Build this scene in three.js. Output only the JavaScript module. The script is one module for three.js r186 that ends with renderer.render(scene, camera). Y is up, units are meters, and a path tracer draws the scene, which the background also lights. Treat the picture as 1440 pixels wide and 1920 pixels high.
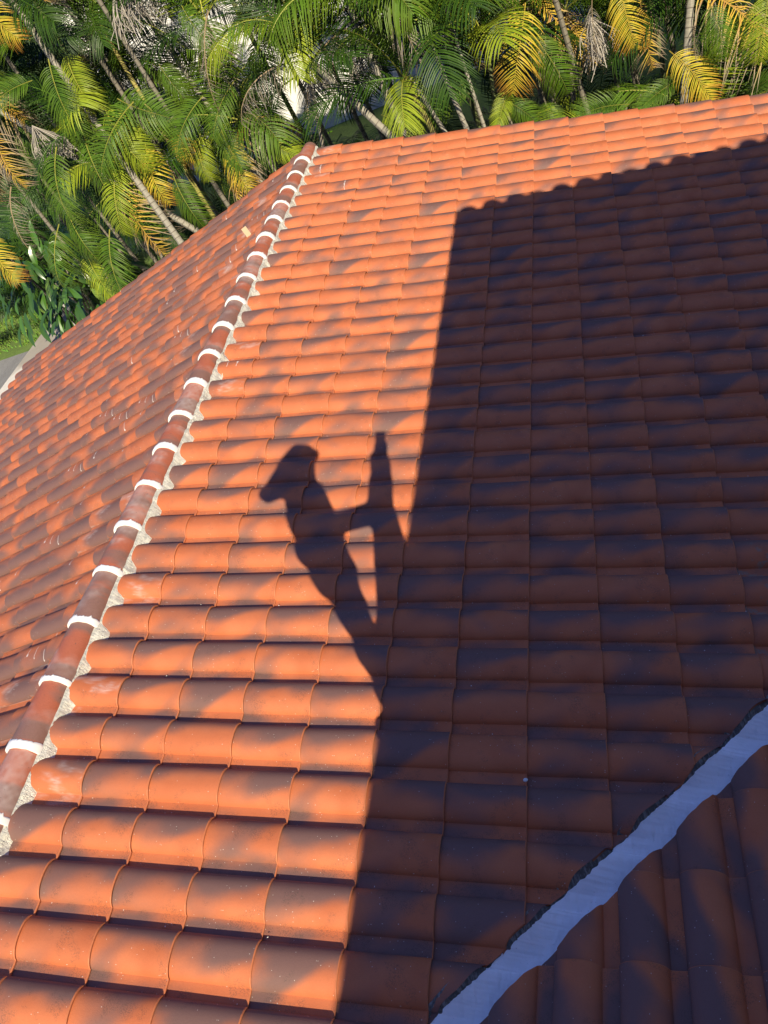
import * as THREE from 'three';
import { MarchingCubes } from 'three/addons/objects/MarchingCubes.js';
import { RoundedBoxGeometry } from 'three/addons/geometries/RoundedBoxGeometry.js';
import { mergeGeometries } from 'three/addons/utils/BufferGeometryUtils.js';

// ------------------------------------------------------------------ camera, sky, sun, exposure
const scene = new THREE.Scene();
const camera = new THREE.PerspectiveCamera(67.33, 768 / 1024, 0.05, 400);
const EYE = new THREE.Vector3(3.1134, 2.8696, 1.5077);
const FWD = new THREE.Vector3(-0.3758, -0.6457, -0.6647);
camera.position.copy(EYE);
camera.up.set(0.1735, 0.6556, -0.7349);
camera.lookAt(EYE.clone().add(FWD));
camera.updateMatrixWorld(true);
const renderer = new THREE.WebGLRenderer({ antialias: true });
renderer.toneMapping = THREE.LinearToneMapping;
renderer.toneMappingExposure = 1.55;
renderer.shadowMap.enabled = true;
const SUN = new THREE.Vector3(0.3578, 0.5763, 0.7347).normalize();
{
  const W = 512, H = 256, data = new Float32Array(W * H * 4);
  for (let j = 0; j < H; j++) for (let i = 0; i < W; i++) {
    const lat = (j / (H - 1) - 0.5) * Math.PI, y = Math.sin(lat);        // row 0 is straight down
    const lon = ((i + 0.5) / W - 0.5) * 2 * Math.PI;
    const d = new THREE.Vector3(Math.cos(lat) * Math.cos(lon), y, Math.cos(lat) * Math.sin(lon));
    const up = Math.max(0, y), hz = Math.pow(1 - up, 5);
    const near = Math.pow(Math.max(0, d.dot(SUN)), 24) * 0.5;
    let r = 0.195 + 0.26 * hz + near, g = 0.325 + 0.33 * hz + near * 0.95, b = 0.92 + 0.06 * hz + near * 0.85;
    if (y < 0) { r = 0.10; g = 0.12; b = 0.10; }
    const k = 4 * (j * W + i); data[k] = r; data[k + 1] = g; data[k + 2] = b; data[k + 3] = 1;
  }
  const t = new THREE.DataTexture(data, W, H, THREE.RGBAFormat, THREE.FloatType);
  t.mapping = THREE.EquirectangularReflectionMapping; t.magFilter = t.minFilter = THREE.LinearFilter; t.needsUpdate = true;
  scene.background = t; scene.environment = t;
  scene.backgroundIntensity = 0.43; scene.environmentIntensity = 0.43;
}
const sun = new THREE.DirectionalLight(new THREE.Color(1, 0.89, 0.66), 4.9);
sun.position.copy(SUN).multiplyScalar(40); sun.castShadow = true; sun.shadow.radius = 0.65;
sun.shadow.mapSize.set(4096, 4096);
Object.assign(sun.shadow.camera, { left: -20, right: 20, top: 20, bottom: -20, near: 1, far: 120 });
scene.add(sun, sun.target);

// ------------------------------------------------------------------ helpers
function rng(seed) { let s = seed >>> 0; return () => { s = (s + 0x6D2B79F5) >>> 0; let t = Math.imul(s ^ (s >>> 15), 1 | s); t = (t + Math.imul(t ^ (t >>> 7), 61 | t)) ^ t; return ((t ^ (t >>> 14)) >>> 0) / 4294967296; }; }
const V = (x, y, z) => new THREE.Vector3(x, y, z);
const lerp = (a, b, t) => a + (b - a) * t, clamp = (x, a = 0, b = 1) => Math.min(b, Math.max(a, x));
const sstep = (a, b, x) => { const t = clamp((x - a) / (b - a)); return t * t * (3 - 2 * t); };
const used = new Map();
function numbered(n) { const k = used.get(n) || 0; used.set(n, k + 1); return k ? n + '_' + String(k).padStart(3, '0') : n; }
function tag(o, label, category, kind, group) { o.userData.label = label; if (category) o.userData.category = category; if (kind) o.userData.kind = kind; if (group) o.userData.group = group; return o; }
function mesh(name, geo, mat, parent, shadow = true) { const m = new THREE.Mesh(geo, mat); m.name = parent === scene ? numbered(name) : name; m.castShadow = m.receiveShadow = shadow; parent.add(m); return m; }
function thing(name, pos, label, category, kind, group) { const g = new THREE.Group(); g.name = numbered(name); if (pos) g.position.copy(pos); scene.add(g); tag(g, label, category, kind, group); return g; }
const lin = (r, g, b) => new THREE.Color().setRGB(r, g, b);
// hashed value noise
function h2(x, y, s) { let n = Math.imul(x | 0, 374761393) + Math.imul(y | 0, 668265263) + Math.imul(s | 0, 2147483647 ^ 0x5bd1e995); n = Math.imul(n ^ (n >>> 13), 1274126177); return ((n ^ (n >>> 16)) >>> 0) / 4294967296; }
function vn(x, y, s) { const i = Math.floor(x), j = Math.floor(y); let f = x - i, g = y - j; f = f * f * (3 - 2 * f); g = g * g * (3 - 2 * g); return lerp(lerp(h2(i, j, s), h2(i + 1, j, s), f), lerp(h2(i, j + 1, s), h2(i + 1, j + 1, s), f), g); }
function fbm(x, y, s, o = 4) { let a = 0, k = 0.5, t = 0; for (let n = 0; n < o; n++) { a += k * vn(x, y, s + n * 17); t += k; x *= 2.03; y *= 2.03; k *= 0.5; } return a / t; }
const enc = (c) => Math.round(255 * clamp(c <= 0.0031308 ? 12.92 * c : 1.055 * Math.pow(c, 1 / 2.4) - 0.055));
const ENC = new Uint8Array(4097); for (let i = 0; i <= 4096; i++) ENC[i] = enc(i / 4096);
function texture(W, H, f, srgb = true) {
  const d = new Uint8Array(W * H * 4), o = [0, 0, 0];
  for (let j = 0; j < H; j++) for (let i = 0; i < W; i++) { f(i, j, o); const k = 4 * (j * W + i); for (let c = 0; c < 3; c++) d[k + c] = srgb ? ENC[Math.round(clamp(o[c]) * 4096)] : Math.round(clamp(o[c]) * 255); d[k + 3] = 255; }
  const t = new THREE.DataTexture(d, W, H, THREE.RGBAFormat); if (srgb) t.colorSpace = THREE.SRGBColorSpace;
  t.magFilter = THREE.LinearFilter; t.minFilter = THREE.LinearMipmapLinearFilter; t.generateMipmaps = true; t.wrapS = t.wrapT = THREE.RepeatWrapping; t.needsUpdate = true; return t;
}
const camInv = camera.matrixWorldInverse.clone();
function px(p) { const q = p.clone().applyMatrix4(camInv); return [720 - 1442 * q.x / q.z, 960 + 1442 * q.y / q.z, -q.z]; }   // where a point falls, to choose which tiles become parts

// ------------------------------------------------------------------ clay tiles: colour, relief
const E_ = 0.37, W_ = 0.24777, TH = 0.23778, CS = Math.cos(TH), SN = Math.sin(TH);
const PAN = 0.071, CREST = 0.058, LEN = 0.43, THICK = 0.014;
const NC = 6, TEX = 2048, CELL = TEX / NC;
const tileMap = texture(TEX, TEX, (i, j, o) => {
  const ci = Math.floor(i / CELL), cj = Math.floor(j / CELL), cell = Math.min(35, cj * NC + ci);
  const a = ((i - ci * CELL) / CELL - 0.02) / 0.96, b = ((j - cj * CELL) / CELL - 0.02) / 0.96;   // a: head to nose, b: pan to far barrel edge
  const X = a * 0.43, Y = b * 0.31, s = 100 + cell * 31;
  const r1 = h2(cell, 3, 7), r2 = h2(cell, 5, 7), r3 = h2(cell, 9, 7);
  const ang = (r3 > 0.3 ? 0.48 : -0.35) + (r1 - 0.5) * 0.4, ca = Math.cos(ang), sa = Math.sin(ang);
  const p = (X * ca + Y * sa) * 3.4 + r1 * 9, q = (-X * sa + Y * ca) * 7.0 + r2 * 9;
  let g = 0.5 + 0.82 * (fbm(p, q, s, 2) - 0.5) + 0.03 * (fbm(X * 60, Y * 60, s + 5, 2) - 0.5);
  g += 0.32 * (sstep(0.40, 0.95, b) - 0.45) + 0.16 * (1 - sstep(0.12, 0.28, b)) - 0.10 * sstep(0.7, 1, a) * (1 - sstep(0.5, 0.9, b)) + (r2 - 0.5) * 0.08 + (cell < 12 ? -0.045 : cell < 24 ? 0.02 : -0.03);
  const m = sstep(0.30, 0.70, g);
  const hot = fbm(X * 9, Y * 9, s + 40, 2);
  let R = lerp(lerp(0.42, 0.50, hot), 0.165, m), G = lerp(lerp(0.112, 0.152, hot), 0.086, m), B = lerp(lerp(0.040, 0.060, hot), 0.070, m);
  const gr = 0.93 + 0.14 * vn(X * 900, Y * 900, s + 8) * 1 + 0.06 * (vn(X * 260, Y * 260, s + 9) - 0.5);
  R *= gr; G *= gr; B *= gr;
  const old = fbm(X * 14, Y * 14, s + 77, 3);                                          // grit gathered in the pan and along the nose
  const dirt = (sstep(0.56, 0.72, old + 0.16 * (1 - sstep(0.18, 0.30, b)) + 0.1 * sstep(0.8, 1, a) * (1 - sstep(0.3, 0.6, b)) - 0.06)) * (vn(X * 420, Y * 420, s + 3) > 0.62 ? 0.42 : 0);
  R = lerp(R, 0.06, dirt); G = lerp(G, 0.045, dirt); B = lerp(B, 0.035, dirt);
  const dens = cell >= 24 ? 0.93 : 0.965;
  const gx = Math.floor(X * 330), gy = Math.floor(Y * 330);
  if (h2(gx, gy, s + 1) > 0.997 && h2(gx >> 3, gy >> 3, s + 2) > dens - 0.4 && cell < 34) { R = lerp(R, 0.6, 0.7); G = lerp(G, 0.55, 0.7); B = lerp(B, 0.48, 0.7); }
  if (cell >= 24 && cell < 34) {                                                        // splashes and smears of white coating
    let w = 0;
    for (let k = 0; k < 5; k++) {
      const cx = 0.04 + 0.34 * h2(cell, k, 61), cy = 0.09 + 0.2 * h2(cell, k, 62), rr = 0.003 + 0.006 * h2(cell, k, 63);
      const dx = X - cx, dy = Y - cy; const tail = dy < 0 && dy > -0.05 - 0.05 * h2(cell, k, 64) ? Math.abs(dx + 0.002 * Math.sin(dy * 120)) < 0.0022 : false;
      if (cell < 29 && h2(cell, k, 65) > 0.45 && (dx * dx + dy * dy * 0.6 < rr * rr || tail)) w = 0.75;
    }
    if (cell >= 29) { const sm = fbm(X * 7 + 3, Y * 16, s + 12, 4), st = vn(X * 40 + Y * 60, Y * 150, s + 4); w = Math.max(w, 0.38 * sstep(0.50, 0.78, sm) * (0.3 + 0.7 * st)); }
    R = lerp(R, 0.66, w); G = lerp(G, 0.62, w); B = lerp(B, 0.58, w);
  }
  if (cell >= 34) {                                                                     // lichen crust
    const l = sstep(0.5, 0.62, fbm(X * 22, Y * 22, s + 21, 4) - 0.12 * sstep(0.3, 0.9, b)) * (vn(X * 300, Y * 300, s + 2) > 0.4 ? 0.75 : 0.1);
    R = lerp(R, 0.17, l); G = lerp(G, 0.17, l); B = lerp(B, 0.13, l);
  }
  if (cell === 35) { R = 0.46 * gr; G = 0.15 * gr; B = 0.065 * gr; }                      // bare clay where a nose is cut
  o[0] = R; o[1] = G; o[2] = B;
});
const grainBump = texture(512, 512, (i, j, o) => { const v = 0.6 * vn(i / 2.1, j / 2.1, 4) + 0.4 * vn(i / 9, j / 9, 5); o[0] = o[1] = o[2] = v; }, false);
grainBump.repeat.set(14, 14);
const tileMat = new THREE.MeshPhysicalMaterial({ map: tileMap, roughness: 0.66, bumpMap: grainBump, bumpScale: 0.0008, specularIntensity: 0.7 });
const edgeMat = tileMat;

// profile across a tile: pan, then barrel
function prof(u) {
  if (u < PAN - 0.012) return 0.0015 * Math.pow(1 - u / PAN, 2);
  const wB = W_ + 0.008 - PAN, x = clamp((u - PAN) / wB), far = x > 0.5, t = Math.abs(2 * x - 1);
  const e = Math.pow(Math.max(0, 1 - Math.pow(t, far ? 2.7 : 2.2)), far ? 0.55 : 0.64) * CREST;
  const fil = u < PAN + 0.014 ? 0.006 * Math.pow(clamp((u - PAN + 0.012) / 0.026), 2) : 0;
  return Math.max(e, fil) + (u > W_ - 0.01 ? 0.006 * clamp((u - W_ + 0.01) / 0.018) : 0);
}
const US = [0, 0.02, 0.044, 0.056]; for (let k = 0; k <= 16; k++) { const x = 0.5 - 0.5 * Math.cos(Math.PI * k / 16); US.push(PAN + (W_ + 0.008 - PAN) * lerp(k / 16, x, 0.75)); }
const DROP = 0.018 / E_;
// a tile as loose triangles: s downhill (nose at 0), u across; local x = s, y = height, z = -u
function tileTris(len = LEN, cell = 0, nose = true) {
  const pos = [], uv = [], ci = cell % NC, cj = Math.floor(cell / NC);
  let arc = 0; const arcs = US.map((u, k) => { if (k) arc += Math.hypot(u - US[k - 1], prof(u) - prof(US[k - 1])); return arc; }); const tot = arc;
  const U = (s) => (ci + 0.02 + 0.96 * clamp(1 + s / LEN)) / NC, Vv = (k) => (cj + 0.02 + 0.96 * arcs[k] / tot) / NC;
  const P = (s, k, d) => [s, prof(US[k]) + 0.006 + DROP * s - d, -US[k]];
  const quad = (a, b, c, d, ua, ub, uc, ud) => { pos.push(...a, ...b, ...c, ...a, ...c, ...d); uv.push(...ua, ...ub, ...uc, ...ua, ...uc, ...ud); };
  const S = [-len, -len * 0.5, -0.0045];
  const n = US.length;
  for (let k = 0; k < n - 1; k++) {
    for (let q = 0; q < S.length - 1; q++) quad(P(S[q], k, 0), P(S[q + 1], k, 0), P(S[q + 1], k + 1, 0), P(S[q], k + 1, 0), [U(S[q]), Vv(k)], [U(S[q + 1]), Vv(k)], [U(S[q + 1]), Vv(k + 1)], [U(S[q]), Vv(k + 1)]);
    if (nose) {
      const e0 = [5.5 / NC, 5.4 / NC + 0.02 * k / n], e1 = [5.5 / NC, 5.4 / NC + 0.02 * (k + 1) / n];
      quad(P(-0.0045, k, 0), P(0, k, 0.005), P(0, k + 1, 0.005), P(-0.0045, k + 1, 0), e0, e0, e1, e1);
      quad(P(0, k, 0.005), P(-0.001, k, THICK), P(-0.001, k + 1, THICK), P(0, k + 1, 0.005), e0, e0, e1, e1);
      quad(P(-0.001, k, THICK), P(-0.09, k, THICK), P(-0.09, k + 1, THICK), P(-0.001, k + 1, THICK), e0, e0, e1, e1);
    }
  }
  for (const [k, f] of [[0, 1], [n - 1, -1]]) {                                            // side edges
    const e = [U(-0.01), Vv(k)];
    if (f > 0) quad(P(-len, k, THICK), P(0, k, THICK), P(0, k, 0.003), P(-len, k, 0), e, e, e, e);
    else quad(P(-len, k, 0), P(0, k, 0.003), P(0, k, THICK), P(-len, k, THICK), e, e, e, e);
  }
  return { pos, uv };
}
function clipTris(t, plane) {                                                              // keep plane(x,y,z) >= 0
  const pos = [], uv = [];
  for (let i = 0; i < t.pos.length / 9; i++) {
    let poly = []; for (let v = 0; v < 3; v++) { const a = t.pos.slice(9 * i + 3 * v, 9 * i + 3 * v + 3), b = t.uv.slice(6 * i + 2 * v, 6 * i + 2 * v + 2); poly.push([...a, ...b, plane(...a)]); }
    const out = [];
    for (let v = 0; v < poly.length; v++) { const A = poly[v], B = poly[(v + 1) % poly.length]; if (A[5] >= 0) out.push(A); if ((A[5] >= 0) !== (B[5] >= 0)) { const k = A[5] / (A[5] - B[5]); out.push(A.map((x, c) => lerp(x, B[c], k))); } }
    for (let v = 1; v < out.length - 1; v++) for (const q of [out[0], out[v], out[v + 1]]) { pos.push(q[0], q[1], q[2]); uv.push(q[3], q[4]); }
  }
  return { pos, uv };
}
function smoothGeo(t, crease = 0.72) {                                                     // loose triangles with smooth normals where faces meet gently
  const n = t.pos.length / 9, fn = [], map = new Map(), key = (i) => Math.round(t.pos[i] * 20000) + ',' + Math.round(t.pos[i + 1] * 20000) + ',' + Math.round(t.pos[i + 2] * 20000);
  const A = V(), B = V(), C = V();
  for (let i = 0; i < n; i++) { A.fromArray(t.pos, 9 * i); B.fromArray(t.pos, 9 * i + 3); C.fromArray(t.pos, 9 * i + 6); const f = B.clone().sub(A).cross(C.clone().sub(A)); fn.push(f); for (let v = 0; v < 3; v++) { const k = key(9 * i + 3 * v); if (!map.has(k)) map.set(k, []); map.get(k).push(i); } }
  const un = fn.map((f) => f.clone().normalize()), nor = new Float32Array(n * 9);
  for (let i = 0; i < n; i++) for (let v = 0; v < 3; v++) { const s = V(); for (const q of map.get(key(9 * i + 3 * v))) if (un[q].dot(un[i]) > crease) s.add(fn[q]); if (s.lengthSq() < 1e-20) s.copy(un[i]); s.normalize().toArray(nor, 9 * i + 3 * v); }
  const g = new THREE.BufferGeometry(); g.setAttribute('position', new THREE.BufferAttribute(new Float32Array(t.pos), 3)); g.setAttribute('normal', new THREE.BufferAttribute(nor, 3)); g.setAttribute('uv', new THREE.BufferAttribute(new Float32Array(t.uv), 2)); return g;
}
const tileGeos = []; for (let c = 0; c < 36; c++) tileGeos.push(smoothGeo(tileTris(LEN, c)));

// ------------------------------------------------------------------ roof slopes
const R1 = rng(11);
const deckMat = new THREE.MeshStandardMaterial({ color: lin(0.05, 0.045, 0.04), roughness: 1 });
function slope(name, label, pos, turn) { const g = thing(name, pos, label, 'tiled roof', 'structure'); g.rotation.order = 'YXZ'; g.rotation.y = turn; g.rotation.z = -TH; g.updateMatrixWorld(true); return g; }
function layTiles(root, cells, pickCell, clip) {
  const list = [];
  for (const [s, u] of cells) {                                                             // nose position s downhill, pan edge at u
    const m = V(s - E_ / 2, 0.03, -(u + W_ / 2)).applyMatrix4(root.matrixWorld), [x, y, d] = px(m);
    let tris = null, geo;
    const cell = pickCell(m, s, u);
    if (clip) {
      let lo = 1e9, hi = -1e9; for (const ds of [0, -LEN]) for (const du of [0, W_ + 0.01]) { const w = V(s + ds, 0.03, -(u + du)).applyMatrix4(root.matrixWorld), c = clip(w); lo = Math.min(lo, c); hi = Math.max(hi, c); }
      if (hi < 0.01) continue;
      if (lo < 0.06) { const w = V(); tris = clipTris(tileTris(LEN, cell), (a, b, c) => { w.set(a + s, b, c - u).applyMatrix4(root.matrixWorld); return clip(w); }); if (tris.pos.length < 9) continue; }
    }
    geo = tris ? smoothGeo(tris) : tileGeos[cell];
    const inside = d > 0.2 && x > -70 && x < 1510 && y > -60 && y < 1990;
    list.push({ s, u, geo, size: inside ? 1 / (d * d) : -1, d });
  }
  list.sort((a, b) => b.size - a.size);
  const rest = [];
  list.forEach((t, k) => {
    const m = new THREE.Matrix4().makeRotationFromEuler(new THREE.Euler((R1() - 0.5) * 0.014, (R1() - 0.5) * 0.018, (R1() - 0.5) * 0.008)).setPosition(t.s + (R1() - 0.5) * 0.006, (R1() - 0.3) * 0.003, -t.u + (R1() - 0.5) * 0.004);
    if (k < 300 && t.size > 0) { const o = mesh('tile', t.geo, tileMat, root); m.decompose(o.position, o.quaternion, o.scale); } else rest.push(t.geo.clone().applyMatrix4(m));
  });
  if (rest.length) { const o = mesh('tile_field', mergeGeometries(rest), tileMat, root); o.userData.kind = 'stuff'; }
}
const VALLEY_M = 2.75, VALLEY_F = 2.94, JR = -1.1, XR = JR * E_ * CS, YR = -JR * E_ * SN;
const jag = (w) => 0.006 * Math.sin(w.z * 47) + 0.004 * Math.sin(w.x * 113 + 1);
const plainCell = () => Math.floor(R1() * 24);
{ // the broad slope that falls to the right
  const g = slope('roof', 'broad terracotta roof slope half in shade, between capped ridge and white valley strip', V(0, 0, 0), 0);
  const cells = []; for (let i = -7; i <= 30; i++) for (let j = 0; j <= 20; j++) cells.push([j * E_, i * W_]);
  const keep = cells.filter(([s, u]) => s * CS - u < VALLEY_M + 0.6 + 0.0 || true);
  layTiles(g, keep, (m, s) => (s < 0.1 && R1() < 0.28 ? 29 + Math.floor(R1() * 5) : s < 0.5 && R1() < 0.07 ? 24 + Math.floor(R1() * 5) : (m.x > 3.4 && m.x < 4.2 && m.z < -0.7 && m.z > -1.6) ? 34 : plainCell()), (w) => Math.min(VALLEY_M + jag(w) - (w.x + w.z), w.x - XR - 0.01));
  // deck below, cut along the valley
  const sh = new THREE.Shape(); sh.moveTo(XR, 7.7); sh.lineTo(7.6, 7.7); sh.lineTo(7.6, -(2.84 - 7.6)); sh.lineTo(2.84 + 1.9, 1.9); sh.lineTo(0.9, -1.94); sh.lineTo(XR, -1.94); sh.closePath();
  const dg = new THREE.ShapeGeometry(sh); dg.rotateX(-Math.PI / 2); const p = dg.attributes.position;      // plan (x, -z) laid on the slope
  for (let k = 0; k < p.count; k++) { const x = p.getX(k); p.setXYZ(k, x / CS, -0.09, p.getZ(k)); } dg.computeVertexNormals();
  mesh('roof_deck', dg, deckMat, g);
}
{ // the slope beyond the ridge
  const g = slope('roof_001', 'sunlit terracotta roof slope beyond the white banded ridge, splashed with white', V(XR, YR, 0), Math.PI);
  const cells = []; for (let n = -7; n <= 31; n++) for (let k = 0; k <= 16; k++) cells.push([(k + 0.78) * E_, -(n + 0.75) * W_]);
  layTiles(g, cells, (m, s) => (s < 0.75 && R1() < 0.3 ? 29 + Math.floor(R1() * 5) : s < 2.1 && R1() < 0.28 ? 24 + Math.floor(R1() * 5) : Math.floor(R1() * 14)), (w) => XR - 0.01 - w.x);
  const dg = new THREE.PlaneGeometry(5.9, 9.6); dg.rotateX(-Math.PI / 2); dg.translate(2.97, -0.035, -3.0 + 0.0); const dm = mesh('roof_deck', dg, deckMat, g); dm.position.z = 6.0;
}
{ // the slope the photographer stands over
  const g = slope('roof_002', 'shaded terracotta roof slope below the white valley strip, tiles pointing away', V(0, -0.691, 0), Math.PI / 2);
  const cells = []; for (let n = 5; n <= 17; n++) for (let k = -6; k <= 9; k++) cells.push([-k * E_, -(n + 0.235) * W_]);
  layTiles(g, cells, plainCell, (w) => (w.x + w.z) - VALLEY_F + jag(w) * 0.5);
  const sh = new THREE.Shape(); sh.moveTo(4.6, -1.74); sh.lineTo(1.2, 1.66); sh.lineTo(1.2, 3.4); sh.lineTo(4.6, 3.4); sh.closePath();
  const dg = new THREE.ShapeGeometry(sh), p = dg.attributes.position;
  for (let k = 0; k < p.count; k++) { const x = p.getX(k), z = p.getY(k); p.setXYZ(k, -z / CS, -0.11, x); } dg.computeVertexNormals();
  mesh('roof_deck', dg, deckMat, g);
}

// ------------------------------------------------------------------ ridge: cap tiles, white bands, mortar
const whiteMat = new THREE.MeshStandardMaterial({ color: lin(0.80, 0.79, 0.75), roughness: 0.5, bumpMap: grainBump, bumpScale: 0.002 });
const mortarTex = texture(256, 256, (i, j, o) => { const v = 0.72 + 0.4 * (fbm(i / 18, j / 18, 3, 4) - 0.5) + 0.25 * (vn(i / 1.6, j / 1.6, 9) - 0.5); o[0] = 0.78 * v; o[1] = 0.75 * v; o[2] = 0.65 * v; });
const mortarBump = texture(256, 256, (i, j, o) => { o[0] = o[1] = o[2] = 0.6 * fbm(i / 14, j / 14, 13, 4) + 0.4 * vn(i / 2, j / 2, 19); }, false);
mortarTex.repeat.set(5, 5); mortarBump.repeat.set(5, 5);
const mortarMat = new THREE.MeshStandardMaterial({ map: mortarTex, roughness: 1, bumpMap: mortarBump, bumpScale: 0.012 });
const capTex = texture(1024, 1024, (i, j, o) => {
  const X = i / 1024 * 8, Y = j / 1024 * 4, g = fbm(X * 1.6, Y * 1.3, 5, 4), m = sstep(0.42, 0.6, g), w = sstep(0.5, 0.78, fbm(X * 1.3 + 7, Y * 3, 8, 4)) * (0.25 + 0.55 * vn(X * 9 + Y * 4, Y * 30, 6));
  let c = [lerp(0.36, 0.21, m), lerp(0.105, 0.110, m), lerp(0.055, 0.085, m)]; const gr = 0.9 + 0.2 * vn(i / 1.7, j / 1.7, 3);
  for (let k = 0; k < 3; k++) o[k] = lerp(c[k] * gr, [0.60, 0.52, 0.48][k], w * 0.42);
  if (vn(i / 5, j / 5, 41) > 0.985) o[0] = o[1] = o[2] = 0.05;
});
const capMat = new THREE.MeshPhysicalMaterial({ map: capTex, roughness: 0.5, bumpMap: grainBump, bumpScale: 0.0006, specularIntensity: 0.7 });
const CAPZ = [1.111, 0.735, 0.358, -0.018, -0.422, -0.819, -1.205, -1.586, -1.967, -2.340, -2.717, -3.099, -3.487, -3.888, -4.295, -4.695, -5.081, -5.453, -5.813, -6.149, -6.494, -6.871, -7.225], NCAP = 23, CAPY = YR + 0.018, R0 = 0.104, Rn = 0.088;
const ridge = thing('roof_ridge', V(XR, 0, 0), 'rounded terracotta ridge with white painted bands running up between two slopes', 'roof ridge');
function capArc(r, a) { return [r * Math.sin(a), Math.max(0, 0) + r * Math.cos(a) * 0.98]; }
function capGeo(len, seed) {                                                               // wide at the near end (z = 0), narrower at z = -len
  const tr = { pos: [], uv: [] }, NA = 16, A = (k) => lerp(-1.52, 1.52, k / NA), rnd = rng(seed), u0 = rnd(), v0 = rnd();
  const zz = [0, -0.006, -len * 0.33, -len * 0.66, -len];
  const Rr = (z) => lerp(R0, Rn, clamp(-z / len)) - (z > -0.003 ? 0.003 : 0);
  const P = (z, k, d = 0) => { const [x, y] = capArc(Rr(z) - d, A(k)); return [x, y, z]; };
  const T = (z, k) => [u0 + z * 0.6, v0 + k / NA * 0.11];
  const quad = (a, b, c, d, ua, ub, uc, ud) => { tr.pos.push(...a, ...b, ...c, ...a, ...c, ...d); tr.uv.push(...ua, ...ub, ...uc, ...ua, ...uc, ...ud); };
  for (let k = 0; k < NA; k++) {
    for (let q = 0; q < zz.length - 1; q++) quad(P(zz[q], k), P(zz[q], k + 1), P(zz[q + 1], k + 1), P(zz[q + 1], k), T(zz[q], k), T(zz[q], k + 1), T(zz[q + 1], k + 1), T(zz[q + 1], k));
    quad(P(0, k, THICK), P(0, k + 1, THICK), P(0, k + 1), P(0, k), T(0, k), T(0, k + 1), T(0, k + 1), T(0, k));
    quad(P(-len, k), P(-len, k + 1), P(-len, k + 1, THICK), P(-len, k, THICK), T(-len, k), T(-len, k + 1), T(-len, k + 1), T(-len, k));
    quad(P(-len, k, THICK), P(-len, k + 1, THICK), P(0, k + 1, THICK), P(0, k, THICK), T(0, k), T(0, k), T(0, k), T(0, k));
  }
  for (const k of [0, NA]) { quad(P(0, k), P(-len, k), P(-len, k, THICK), P(0, k, THICK), T(0, k), T(-len, k), T(-len, k), T(0, k)); }
  return smoothGeo(tr);
}
const capGeos = []; for (let k = 0; k < 8; k++) capGeos.push(capGeo(0.47, 50 + k));
const endCapGeo = capGeo(0.47, 70);
const R2 = rng(5);
function bandGeo(seed) {                                                                    // daubed coat over a lap, ragged on its far side
  const tr = { pos: [], uv: [] }, NA = 40, rnd = rng(seed), prof_ = [];
  const w0 = 0.020 + 0.020 * rnd(), ph = rnd() * 20;
  for (let k = 0; k <= NA; k++) { const a = lerp(-1.62, 1.66, k / NA), rag = 0.006 * (vn(k * 0.9 + ph, 1, seed) - 0.5) + (vn(k * 1.7 + ph, 3, seed) > 0.8 ? 0.008 : 0), wid = w0 * (0.85 + 0.4 * vn(k * 0.16 + ph, 7, seed)); prof_.push([a, -wid - rag, 0.010 + 0.003 * vn(k * 0.3, 5, seed)]); }
  const ring = [];
  for (const [a, zb, zf] of prof_) {
    const bulge = 0.002 + 0.002 * vn(a * 4 + ph, 2, seed), row = [];
    for (const [z, r] of [[zf, R0 - 0.016], [zf, R0 + bulge * 0.5], [zf - 0.006, R0 + bulge], [zb * 0.55, R0 + bulge], [zb + 0.005, R0 - 0.001 + bulge * 0.7], [zb, R0 - 0.006]]) row.push([r * Math.sin(a), r * Math.cos(a) * 0.98, z]);
    ring.push(row);
  }
  for (let k = 0; k < NA; k++) for (let q = 0; q < 5; q++) { const a = ring[k][q], b = ring[k + 1][q], c = ring[k + 1][q + 1], d = ring[k][q + 1]; tr.pos.push(...a, ...b, ...c, ...a, ...c, ...d); for (let n = 0; n < 6; n++) tr.uv.push(k * 0.01, q * 0.02); }
  return smoothGeo(tr, 0.5);
}
const bandGeos = []; for (let k = 0; k < 8; k++) bandGeos.push(bandGeo(300 + k));
for (let k = 0; k < NCAP; k++) {
  const z = CAPZ[k], last = k === NCAP - 1, c = mesh('ridge_tile', last ? endCapGeo : capGeos[k % 8], capMat, ridge);
  c.position.set((R2() - 0.5) * 0.008, CAPY + 0.004 * R2(), z); c.rotation.set((R2() - 0.5) * 0.01, (R2() - 0.5) * 0.02, (R2() - 0.5) * 0.04);
  const b = mesh('mortar_band', bandGeos[Math.floor(R2() * 8)], whiteMat, c); b.rotation.z = (R2() - 0.5) * 0.06;
}
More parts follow.
